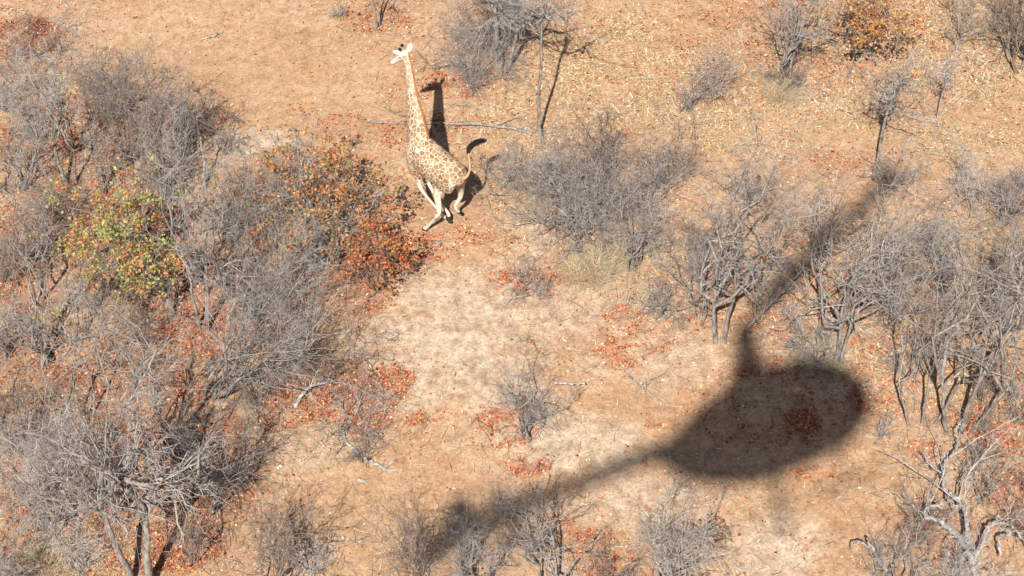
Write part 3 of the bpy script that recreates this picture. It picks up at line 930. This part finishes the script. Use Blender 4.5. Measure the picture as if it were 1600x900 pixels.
B(570, 720, 660, 530, 610, 5, .5, 'low sprig at the right end of the bent pale branch', wood='brown')
B(185, 190, 35, 130, 250, 8, .9, 'thin upright grey bush topmost among the bushes right of the two-trunk pale tree')
B(290, 240, 85, 240, 345, 8, .9, 'faint purplish grey bush at the edge of the orange sand, above the white dead stump')
B(50, 215, 70, 0, 110, 9, 1.0, 'grey bush left of the two-trunk pale tree, below the corner bush')
B(15, 440, 330, -50, 80, 9, 1.0, 'dark tangled bush at the left edge, level with the green and orange tree', wood='brown')
B(150, 480, 370, 90, 210, 7, .8, 'thin grey bush standing in front of the green and orange crown')
B(360, 380, 230, 310, 430, 9, .9, 'grey bush filling the gap between the dead stump and the orange shrub')
B(230, 540, 430, 180, 280, 7, .8, 'slight brown bush left of the many-stemmed tree trunks', wood='brown')
B(455, 560, 420, 390, 530, 10, 1.0, 'grey twiggy bush right of the ash grey bush, above the arching bush')
B(100, 720, 600, 40, 170, 9, .9, 'brownish tangle between the left edge and the twin-trunk tree', wood='brown')
B(300, 880, 760, 250, 360, 7, .6, 'thin brown bush in the tree trunk shadows at the lower left', wood='brown')
B(120, 900, 790, 60, 180, 8, .7, 'pale twiggy bush left of the twin trunks at the bottom', wood='grey', twig='pale')
T(240, 330, 110, 205, 280, 5, .6, 'slim brown sapling rising behind the green and orange crown, below the wide brownish bush', wood='brown', fork=.3, trunks=2, thick=.8)
T(58, 470, 290, 20, 105, 5, .6, 'slim dark sapling near the left edge, lower left of the green and orange tree', wood='brown', fork=.3, trunks=2, thick=.9)
T(420, 420, 240, 380, 470, 5, .5, 'slim sapling in front of the left side of the orange shrub', fork=.3, trunks=2, thick=.8)
T(255, 700, 470, 210, 310, 6, .6, 'tall thin sapling behind the twin-trunk tree, over bare soil', fork=.3, trunks=2, thick=.9)
T(390, 760, 610, 350, 440, 5, .5, 'thin sapling at the edge of the bare sand, right of the twin-trunk tree', wood='brown', fork=.25, trunks=2, thick=.7)
B(205, 470, 400, 150, 260, 6, .7, 'low brown bush beneath the green and orange crown', wood='brown')
# --- left middle
OR = [(0.56, 0.21, 0.08), (0.60, 0.32, 0.12), (0.30, 0.30, 0.10), (0.21, 0.23, 0.08), (0.44, 0.13, 0.06), (0.52, 0.40, 0.18)]
plant('leafy_tree', 272, 498, 290, 95, 298, 8, .8, 'small tree with dense yellow green and orange leaves at the left', 'tree', fork=.36, trunks=2, flat=.35,
      leaves=(5200, [(0.33, 0.35, 0.10), (0.48, 0.45, 0.15), (0.20, 0.25, 0.07), (0.66, 0.32, 0.12), (0.60, 0.22, 0.09)], [2.6, 2.6, 1.4, 3.6, 2.8], None), lean=(-.3, 0))
T(318, 520, 170, 225, 425, 9, 1.15, 'grey many-stemmed bare tree growing just right of the green and orange tree', fork=.42, trunks=3)
B(400, 500, 315, 315, 540, 16, 1.7, 'very dense ash grey bush between the many-stemmed tree and the orange shrub')
plant('leafy_shrub', 510, 415, 175, 385, 650, 12, .95, 'broad shrub with rust orange and olive leaves left of the giraffe', 'shrub', wood='grey',
      leaves=(3900, OR, [3, 3, 2.2, 1.6, 2, 1.5], None), group=None)
plant('leafy_shrub', 590, 455, 330, 520, 665, 9, .9, 'low shrub of dark rust red leaves beneath the giraffe hooves', 'shrub', wood='brown',
      leaves=(1700, [(0.58, 0.20, 0.07), (0.36, 0.10, 0.05), (0.62, 0.26, 0.08), (0.30, 0.28, 0.07)], [3, 2, 2, 1], None))
B(455, 330, 200, 390, 520, 8, .8, 'thin grey bare bush poking up among the orange shrub leaves')
B(78, 565, 365, 10, 160, 7, .6, 'open grey bush with bent limbs throwing curved shadows at the left', thick=1.25)
T(140, 650, 420, 70, 230, 6, .7, 'slender grey sapling with few twigs below the green and orange tree', fork=.3, trunks=2, thick=.7)
B(340, 620, 425, 300, 570, 14, 1.1, 'grey bush bent over to the right with arching limbs in the left middle', lean=(.6, 0), thick=1.2, droop=.05)
B(520, 590, 480, 430, 620, 9, .9, 'brownish twiggy bush above the large red leaf patch', wood='brown')
B(550, 660, 590, 480, 640, 8, .7, 'low pale tangle of twigs lying over the large red leaf patch', flat=.8)
B(30, 700, 520, -60, 130, 12, 1.2, 'dense brownish bush at the left edge, above the pale spreading bush', wood='brown')
# --- lower left
B(70, 830, 610, -50, 215, 16, 1.5, 'big pale bush with silvery spreading twigs in the lower left', wood='grey', twig='pale', thick=1.0)
T(218, 912, 585, 70, 400, 12, .8, 'large grey tree with twin trunks and wide limbs at the bottom left', fork=.46, trunks=2, thick=1.7, m=(8, 5, 4), gap=.17, flat=.3, seed=41)
B(20, 940, 800, -60, 90, 9, .9, 'half hidden grey bush in the bottom left corner')
B(425, 930, 745, 370, 540, 9, .6, 'thin-stemmed bush with straw tones at the bottom, right of the twin-trunk tree', wood='brown')
B(335, 800, 640, 280, 420, 7, .8, 'spindly grey bush between the twin-trunk tree and the bare sand')
B(480, 890, 840, 400, 560, 8, .6, 'low pale heap of dead twigs at the bottom, on straw-coloured ground', wood='pale')
# --- bottom centre
B(640, 925, 790, 560, 720, 10, 1.0, 'brown grey bush at the bottom left of the aircraft tail shadow', wood='brown')
B(735, 930, 760, 680, 810, 12, 1.3, 'dense dark bush standing in the tail fin shadow at the bottom', wood='grey')
T(848, 925, 735, 770, 950, 8, .8, 'forked grey tree under the tail boom shadow at the bottom', fork=.3, trunks=2, thick=1.1)
B(1045, 925, 735, 955, 1140, 15, .8, 'tall fan of pale grey stems at the bottom, below the cabin shadow', wood='grey', twig='pale', thick=.9)
B(962, 935, 850, 900, 1020, 7, .7, 'small brown bush over bright red litter at the bottom', wood='brown')
B(822, 684, 545, 738, 890, 12, .6, 'small lone upright bush on pale soil in the centre', thick=.8)
# --- the middle
B(900, 355, 185, 785, 1030, 26, 1.35, 'huge dense round grey bush right of the giraffe', m=(9, 6, 5), flat=.85, wob=.25, thick=1.25)
B(925, 330, 118, 850, 1010, 8, .5, 'airy upright brown bush rising behind the huge round bush', wood='brown')
B(1010, 330, 190, 950, 1090, 9, .8, 'thin spreading bush at the right side of the huge round bush', flat=.7)
B(800, 300, 205, 725, 870, 8, .9, 'sprawling low bush whose twigs reach the giraffe tail', flat=.8)
B(988, 420, 250, 930, 1065, 9, 1.1, 'grey bush with dark stems below the huge round bush, right of the grass tussock')
T(1088, 505, 330, 1000, 1130, 8, .9, 'narrow grey tree with a cluster of stems left of the rotor mast shadow', fork=.3, trunks=3, thick=.85)
T(1125, 535, 190, 1060, 1240, 10, .9, 'tall dense grey tree right above the rotor mast shadow', fork=.38, trunks=3, m=(8, 5, 5))
B(1035, 500, 425, 960, 1085, 7, .8, 'low grey bush with flat twigs, between grass tussock and narrow tree', flat=.8)
B(860, 455, 415, 785, 900, 7, .9, 'low fallen-looking grey brush above a small red leaf patch', flat=.85, lean=(-.4, 0))
# --- top
T(788, 108, -60, 690, 890, 12, 1.1, 'big grey tree with thick twin trunks leaving the top edge', fork=.5, trunks=2, thick=1.9)
B(738, 125, 20, 660, 830, 16, 1.7, 'dense dark grey bush at the foot of the thick-trunked tree, top centre')
T(849, 222, -40, 815, 890, 4, .5, 'slim straight pole-like tree with white twig tips at the top', wood='grey', twig='pale', fork=.8, trunks=1, thick=.7)
T(594, 42, -90, 550, 640, 6, .6, 'pair of bare trunks cut by the top edge above the giraffe head', fork=.6, trunks=2, thick=1.1)
B(528, 24, 8, 515, 545, 6, .6, 'tiny dark tuft of twigs alone on the sand near the top')
B(1066, 175, 70, 1050, 1145, 9, .9, 'small curved grey bush leaning right, upper middle', lean=(.7, 0), thick=.9)
T(1228, 130, -70, 1140, 1320, 9, .7, 'dark-limbed grey tree with a broad crown at the top right', fork=.3, trunks=2, thick=1.2)
plant('leafy_tree', 1324, 125, -30, 1290, 1430, 9, .8, 'tree with thin tan orange leaves at the top right', 'tree', wood='grey', fork=.3, trunks=1,
      leaves=(2600, [(0.55, 0.28, 0.10), (0.62, 0.36, 0.15), (0.42, 0.20, 0.08), (0.60, 0.20, 0.07)], [3, 3, 2, 1], None))
T(1364, 278, 55, 1325, 1435, 8, .8, 'small tree with a single bent trunk and round twiggy crown, upper right', fork=.5, trunks=1, wood='grey', thick=1.1)
T(1461, 192, 45, 1425, 1520, 5, .4, 'thin sapling with bleached white twig tips at the upper right', wood='pale', fork=.45, trunks=1, thick=.6)
T(1592, 112, -110, 1450, 1700, 9, .5, 'dark many-trunk tree in the top right corner', wood='brown', fork=.12, trunks=2, thick=1.35)
B(1500, 70, -20, 1440, 1560, 7, .7, 'faint grey bush at the top, left of the corner tree')
B(1230, 135, 85, 1195, 1290, 7, .8, 'low dark red twigged bush at the foot of the broad-crowned tree', wood='brown')
B(1555, 60, -30, 1520, 1650, 5, .5, 'sparse brown twigs beside the corner tree at the top right', wood='brown')
# --- right
B(1575, 450, 330, 1530, 1640, 8, .8, 'brownish bush at the right edge, beneath the wide grey bush', wood='brown')
B(1400, 450, 340, 1350, 1450, 7, .6, 'thin brown bush beneath the faint grey bush, right of the big pale-limbed tree', wood='brown')
B(1525, 730, 640, 1480, 1580, 6, .6, 'sparse brown bush at the foot of the trunk that leans right', wood='brown')
B(760, 80, -20, 700, 830, 10, 1.0, 'brownish bush in front of the thick twin trunks at the top', wood='brown')
B(1085, 420, 320, 1040, 1130, 7, .7, 'faint brown bush behind the narrow tree cluster', wood='brown')
B(1040, 290, 190, 1000, 1110, 7, .6, 'thin brown bush upper right of the huge round bush', wood='brown')
B(1420, 580, 480, 1370, 1480, 7, .7, 'thin grey undergrowth bush between the pale-limbed tree and the leaning tree')
B(1530, 620, 520, 1480, 1590, 8, .7, 'brownish undergrowth at the foot of the leaning tree', wood='brown')
B(1585, 660, 560, 1540, 1640, 7, .7, 'grey undergrowth bush cut by the right edge, beside the leaning tree')
B(1200, 480, 390, 1160, 1250, 7, .6, 'thin grey bush just right of the tall dense tree')
B(1450, 400, 310, 1400, 1500, 7, .7, 'faint grey bush below the light tree with level limbs')
B(1340, 480, 400, 1290, 1390, 7, .7, 'brown undergrowth behind the big pale-limbed tree', wood='brown')
B(1530, 790, 700, 1480, 1590, 7, .6, 'sparse grey bush right of the looping white limbs')
B(1440, 850, 760, 1390, 1490, 7, .6, 'brown bush in front of the looping white limbs, bottom right', wood='brown')
B(1160, 330, 225, 1090, 1215, 6, .6, 'airy faint grey bush behind the tall dense tree, right of centre')
T(1312, 572, 265, 1235, 1475, 12, .9, 'big grey tree with pale limbs fanning right, above the cabin shadow', wood='grey', twig='pale', fork=.36, trunks=3, thick=1.15, lean=(.3, 0), m=(8, 5, 5))
B(1268, 575, 455, 1215, 1320, 9, .9, 'thin-stemmed grey bush at the upper edge of the cabin shadow')
B(1395, 300, 240, 1335, 1455, 7, .6, 'dark low bush at the tip of the rotor blade shadow')
B(1392, 515, 370, 1340, 1460, 9, .9, 'grey bush right of the big pale-limbed tree')
B(1300, 400, 270, 1230, 1360, 8, .8, 'brownish bush half covered by the rotor blade shadow', wood='brown')
T(1512, 345, 215, 1460, 1560, 7, .8, 'light grey tree with level side limbs at the right', fork=.4, trunks=1, wood='pale', thick=.8)
B(1560, 350, 240, 1500, 1650, 11, 1.1, 'wide grey bush cut by the right edge, upper half')
T(1500, 672, 255, 1440, 1640, 11, .8, 'tall grey tree whose trunk leans right, at the right edge', fork=.35, trunks=3, thick=1.1, gap=.3, lean=(.7, 0), m=(8, 5, 5))
T(1440, 664, 350, 1385, 1520, 9, .7, 'upright grey tree with three thin trunks left of the leaning tree', fork=.35, trunks=3, thick=.8, gap=.3)
B(1560, 520, 385, 1510, 1650, 10, 1.0, 'grey thicket bush behind the leaning tree at the right edge')
B(1470, 460, 330, 1420, 1530, 9, .9, 'grey bush filling the gap above the three thin trunks')
B(1600, 840, 670, 1545, 1680, 9, .8, 'brown bush on red litter at the right edge, below the leaning tree', wood='brown')
B(1405, 925, 790, 1330, 1500, 10, .8, 'twisted grey bush at the bottom, left of the bleached dead tree', thick=1.3)
B(1490, 930, 830, 1430, 1600, 9, .7, 'tangled pale bush beneath the bleached dead tree', wood='pale')
B(1370, 690, 645, 1350, 1395, 4, .4, 'tiny sprig of bare twigs right of the cabin shadow')
B(1240, 440, 395, 1205, 1275, 5, .6, 'small brown sprig in the rotor blade shadow', wood='brown')
plant('leafy_shrub', 1580, 330, 280, 1545, 1625, 6, .6, 'patch of thin orange-leaved shrub near the right edge', 'shrub', wood='brown',
      leaves=(300, OR, [3, 3, 0, 0, 2, 1.5], None))
plant('leafy_shrub', 1120, 850, 805, 1095, 1150, 5, .5, 'sprig with a few brown hanging leaves beside the fan of pale stems', 'shrub', wood='brown',
      leaves=(160, [(0.42, 0.20, 0.09), (0.32, 0.20, 0.08)], [1, 1], None))

# ------------------------------------------------------------------ grass tussock, fallen wood
rng = np.random.RandomState(5)
def tussock(u, v, r, n, h, label):
    p = at(u, v)
    th = rng.rand(n) * 6.283
    rr = np.sqrt(rng.rand(n)) * r
    base = np.stack([np.cos(th) * rr, np.sin(th) * rr, ground_z(p.x + np.cos(th) * rr, p.y + np.sin(th) * rr)], -1)
    out = np.stack([np.cos(th), np.sin(th), np.zeros(n)], -1) * (rr / r)[:, None] * .8 + rng.randn(n, 3) * .35
    P = grow(rng, base, out + [0, 0, 1.1], rng.uniform(.5, 1, n) * h, 5, .12, -.32)
    Rr = np.full((n, 1), .0045) * np.linspace(1, .3, 5)[None]
    c = palette(rng, n, [(0.62, 0.49, 0.31), (0.50, 0.38, 0.23), (0.70, 0.59, 0.42), (0.38, 0.28, 0.16)], [3, 2, 2, 1])
    o = link_mesh('grass_tussock', tube_mesh('grass_tussock', [(P, Rr)], 3, col=[c]), M_STRAW)
    o.location = (p.x, p.y, 0)
    tag(o, label, 'grass tussock', 'dry grass tussocks')
tussock(925, 420, .62, 1300, .55, 'large tussock of pale drooping grass below the huge round bush')
tussock(985, 400, .4, 500, .45, 'smaller straw tussock beside the dark stems below the huge round bush')
tussock(1225, 145, .45, 900, .45, 'thin grass tuft at the foot of the broad-crowned tree')
tussock(75, 885, .6, 1300, .5, 'yellow straw tuft in the bottom left corner')
tussock(1285, 560, .5, 1200, .5, 'dark tuft of stems on the upper edge of the cabin shadow')

def smooth_path(pts, per=6):
    pts = [Vector(p) for p in pts]
    out = []
    for i in range(len(pts) - 1):
        p0 = pts[max(0, i - 1)]; p1 = pts[i]; p2 = pts[i + 1]; p3 = pts[min(len(pts) - 1, i + 2)]
        for k in range(per):
            t = k / per
            out.append(0.5 * ((2 * p1) + (p2 - p0) * t + (2 * p0 - 5 * p1 + 4 * p2 - p3) * t * t + (3 * p1 - p0 - 3 * p2 + p3) * t ** 3))
    out.append(pts[-1])
    return out

def limb(uvz, r0, r1, wob=0.012):
    P = np.array([tuple(q_) for q_ in smooth_path([at(u, v, z) for u, v, z in uvz])])
    P[1:-1] += rng.randn(len(P) - 2, 3) * wob
    return P[None], np.linspace(r0, r1, len(P))[None] * (1 + .08 * rng.randn(1, len(P)))

def fallen(uvz, r0, r1, label, wood='pale', twigs=0, name='fallen_branch'):
    P, Rr = limb(uvz, r0, r1)
    o0 = P[0, 0].copy()
    o0[2] = 0
    P = P - o0
    tb = [(P, Rr)]
    root = empty(name, o0)
    if twigs:
        C1, R1 = children(rng, P, Rr, twigs, .2, .7, .3, 5, .15, 0, .5, .006)
        C2, R2 = children(rng, C1, R1, 3, .2, .7, .5, 4, .2, 0, .6, .004)
        for a_ in (C1, C2): a_[:, :, 2] = np.clip(a_[:, :, 2], .01, None)
        for i_ in range(len(C1)):
            C2[3 * i_:3 * i_ + 3, 0] = C2[3 * i_:3 * i_ + 3, 0]
            link_mesh('side_twig', tube_mesh('side_twig', [(C1[i_:i_ + 1], R1[i_:i_ + 1]), (C2[3 * i_:3 * i_ + 3], R2[3 * i_:3 * i_ + 3])], 3), TWIG[wood], root)
    link_mesh('limb', tube_mesh('limb', tb, 6), BARK[wood], root)
    tag(root, label, 'fallen branch', 'fallen branches on the ground')
    return root

fallen([(570, 191, .06), (640, 192, .08), (700, 193, .10), (765, 196, .10), (800, 201, .08), (832, 209, .05)], .016, .045, 'long thin pole lying behind the giraffe, from left to right', 'grey', 3)
fallen([(598, 166, .1), (615, 175, .08), (640, 182, .05), (655, 184, .04)], .012, .028, 'short dark branch lying left of the giraffe neck', 'brown', 5)
fallen([(650, 78, .1), (663, 93, .2), (677, 105, .15), (690, 104, .1), (707, 101, .05)], .014, .03, 'dark bent branch on the sand just above the head shadow of the giraffe', 'brown', 4)
fallen([(314, 63, .04), (330, 57, .05), (347, 50, .05)], .018, .026, 'single straight pale stick on the orange sand, top left', 'pale')
fallen([(462, 636, .03), (472, 616, .22), (490, 602, .34), (515, 597, .34), (545, 601, .2), (575, 615, .06)], .05, .018, 'curved white arching branch over the large red leaf patch', 'pale', 6)
fallen([(536, 668, .08), (541, 690, .06), (560, 706, .06), (580, 722, .05), (604, 734, .03)], .03, .045, 'bent pale branch lying below the large red leaf patch', 'pale', 4)
fallen([(560, 750, .03), (572, 752, .03)], .05, .04, 'short pale chip of wood below the bent pale branch', 'pale')
fallen([(866, 598, .45), (890, 599, .46), (914, 600, .45)], .032, .022, 'broken white stick stuck level in the lone upright bush', 'pale')
fallen([(982, 586, .03), (1000, 604, .05), (1020, 618, .05), (1040, 632, .03)], .035, .018, 'thin grey stick on the pale soil left of the mast shadow', 'grey', 3)
fallen([(1018, 690, .05), (1032, 700, .1), (1044, 715, .1), (1052, 735, .05)], .03, .015, 'short dark branch at the tail end of the cabin shadow', 'grey', 5)
fallen([(1168, 512, .02), (1190, 488, .35), (1215, 465, .6), (1245, 430, 1.0), (1262, 418, 1.2)], .034, .012, 'leaning grey limb rising right from the rotor mast shadow', 'grey', 6)
fallen([(1400, 178, .04), (1425, 184, .06), (1462, 192, .05)], .02, .03, 'grey branch lying left of the thin sapling, upper right', 'grey', 6)
fallen([(655, 388, .05), (675, 385, .06), (692, 378, .04)], .022, .014, 'pale stick on red litter below the giraffe hooves', 'pale')
fallen([(640, 465, .03), (660, 470, .04), (682, 478, .03)], .016, .012, 'thin pale twig on the open sand below the giraffe', 'pale')
fallen([(722, 416, .03), (745, 420, .03)], .022, .016, 'short pale stick in the middle of the open sand', 'pale')
fallen([(425, 855, .06), (470, 862, .1), (520, 868, .05)], .035, .02, 'pale log lying among straw at the bottom left of centre', 'pale', 3)
fallen([(1205, 555, .05), (1240, 548, .2), (1262, 552, .1)], .022, .012, 'low curved twig left of the thin stems by the cabin shadow', 'grey', 4)
fallen([(480, 842, .02), (480, 868, .5), (479, 895, .02)][:2], .04, .03, 'upright pale peg of dead wood at the bottom, right of the straw bush', 'pale', name='dead_stump')

s1 = fallen([(320, 296, 0), (319, 268, .5), (318, 245, .9), (313, 214, 1.55)], .055, .022, 'short white broken dead stump standing left of the orange shrub', 'pale', name='dead_stump')
s1['category'] = 'stump'
s1['group'] = 'standing dead stumps'

# the bleached gnarled dead tree, bottom right: its limbs sprawl low over the ground
dt = [([(1535, 930, .0), (1520, 880, .55), (1508, 850, .8), (1492, 832, .95), (1470, 815, .95), (1450, 808, .9), (1445, 798, .95), (1455, 790, 1.0), (1472, 794, 1.0)], .11, .045),
      ([(1508, 850, .8), (1512, 815, 1.0), (1500, 785, 1.0), (1478, 765, .9), (1474, 742, .85), (1478, 722, .8), (1492, 706, .7), (1497, 690, .65)], .075, .028),
      ([(1478, 765, .9), (1484, 782, 1.0), (1495, 800, 1.05)], .04, .03),
      ([(1497, 690, .65), (1494, 672, .7), (1500, 660, .8)], .028, .016),
      ([(1520, 880, .55), (1535, 850, .8), (1548, 822, 1.0), (1572, 818, 1.0), (1590, 832, .9), (1612, 862, .6)], .07, .03),
      ([(1562, 868, .5), (1562, 842, .8), (1580, 836, .9)], .045, .03),
      ([(1474, 742, .85), (1455, 728, .9), (1446, 712, .95)], .03, .012),
      ([(1512, 815, 1.0), (1508, 780, 1.2), (1510, 750, 1.4)], .035, .012),
      ([(1400, 935, 0), (1385, 892, .5), (1366, 862, .8), (1355, 842, 1.0)], .07, .03),
      ([(1366, 862, .8), (1345, 848, .9), (1332, 850, .85), (1330, 862, .7)], .03, .012)]
base = at(1535, 930)
root = empty('dead_tree', base)
bv = np.array(base)
Ls = [limb(a_, r0_ * .72, r1_ * .72, .018) for a_, r0_, r1_ in dt[:8]]
Ls = [(P - bv, Rr) for P, Rr in Ls]
link_mesh('trunk', tube_mesh('gnarled', Ls[:1], 8), BARK['pale'], root)
for L_ in Ls[1:]:
    link_mesh('limb', tube_mesh('gnarled_limb', [L_], 7), BARK['pale'], root)
tw = []
for P, Rr in Ls:
    C1, R1 = children(rng, P, Rr, 7, .2, .8, .35, 6, .25, .06, .4, .007)
    C2, R2 = children(rng, C1, R1, 5, .2, .8, .55, 4, .25, .02, .6, .004)
    tw += [(C1, R1), (C2, R2)]
link_mesh('crown', tube_mesh('gnarled_twigs', tw, 3), TWIG['pale'], root)
tag(root, 'bleached gnarled dead tree with looping white limbs at the bottom right', 'dead tree')
b2 = at(1400, 935)
root = empty('dead_tree', b2)
bv = np.array(b2)
Ls = [limb(a_, r0_, r1_, .014) for a_, r0_, r1_ in dt[8:]]
Ls = [(P - bv, Rr) for P, Rr in Ls]
link_mesh('trunk', tube_mesh('gnarled', Ls[:1], 8), BARK['grey'], root)
link_mesh('limb', tube_mesh('gnarled_limb', Ls[1:], 7), BARK['grey'], root)
tag(root, 'short bent grey dead limb rising left of the bleached gnarled tree', 'dead tree')

# loose dead twigs under the bushes
feet = [(o.location.x, o.location.y) for o in bpy.data.objects if o.type == 'EMPTY' and o.name.split('.')[0] in ('bare_shrub', 'bare_tree', 'leafy_tree', 'leafy_shrub')]
n = 26000
fi = rng.randint(0, len(feet), n)
fx = np.array(feet)[fi] + rng.randn(n, 2) * 1.1
n2 = 4500
fx = np.concatenate([fx, np.stack([rng.uniform(-17, 17, n2), rng.uniform(28, 56, n2)], -1)])
kp = rng.rand(len(fx)) > .8 * bare_f(fx[:, 0], fx[:, 1])
fx = fx[kp]
n = len(fx)
p0 = np.stack([fx[:, 0], fx[:, 1], ground_z(fx[:, 0], fx[:, 1]) + .012], -1)
th = rng.rand(n) * 6.283
P = grow(rng, p0, np.stack([np.cos(th), np.sin(th), .08 * rng.randn(n)], -1), rng.gamma(2.5, .085, n) + .05, 4, .16, 0)
P[:, :, 2] = np.maximum(P[:, :, 2], ground_z(P[:, :, 0], P[:, :, 1]) + .006)
c = palette(rng, n, [(0.36, 0.32, 0.29), (0.26, 0.22, 0.19), (0.52, 0.47, 0.41), (0.17, 0.13, 0.11)], [4, 3, 1.6, 2])
o = link_mesh('ground_twigs', tube_mesh('ground_twigs', [(P, rng.uniform(.003, .009, (n, 1)) * np.linspace(1, .5, 4)[None])], 3, col=[c]), M_STICK)
tag(o, 'broken grey twigs littering the ground under the bushes', 'twigs', kind='stuff')
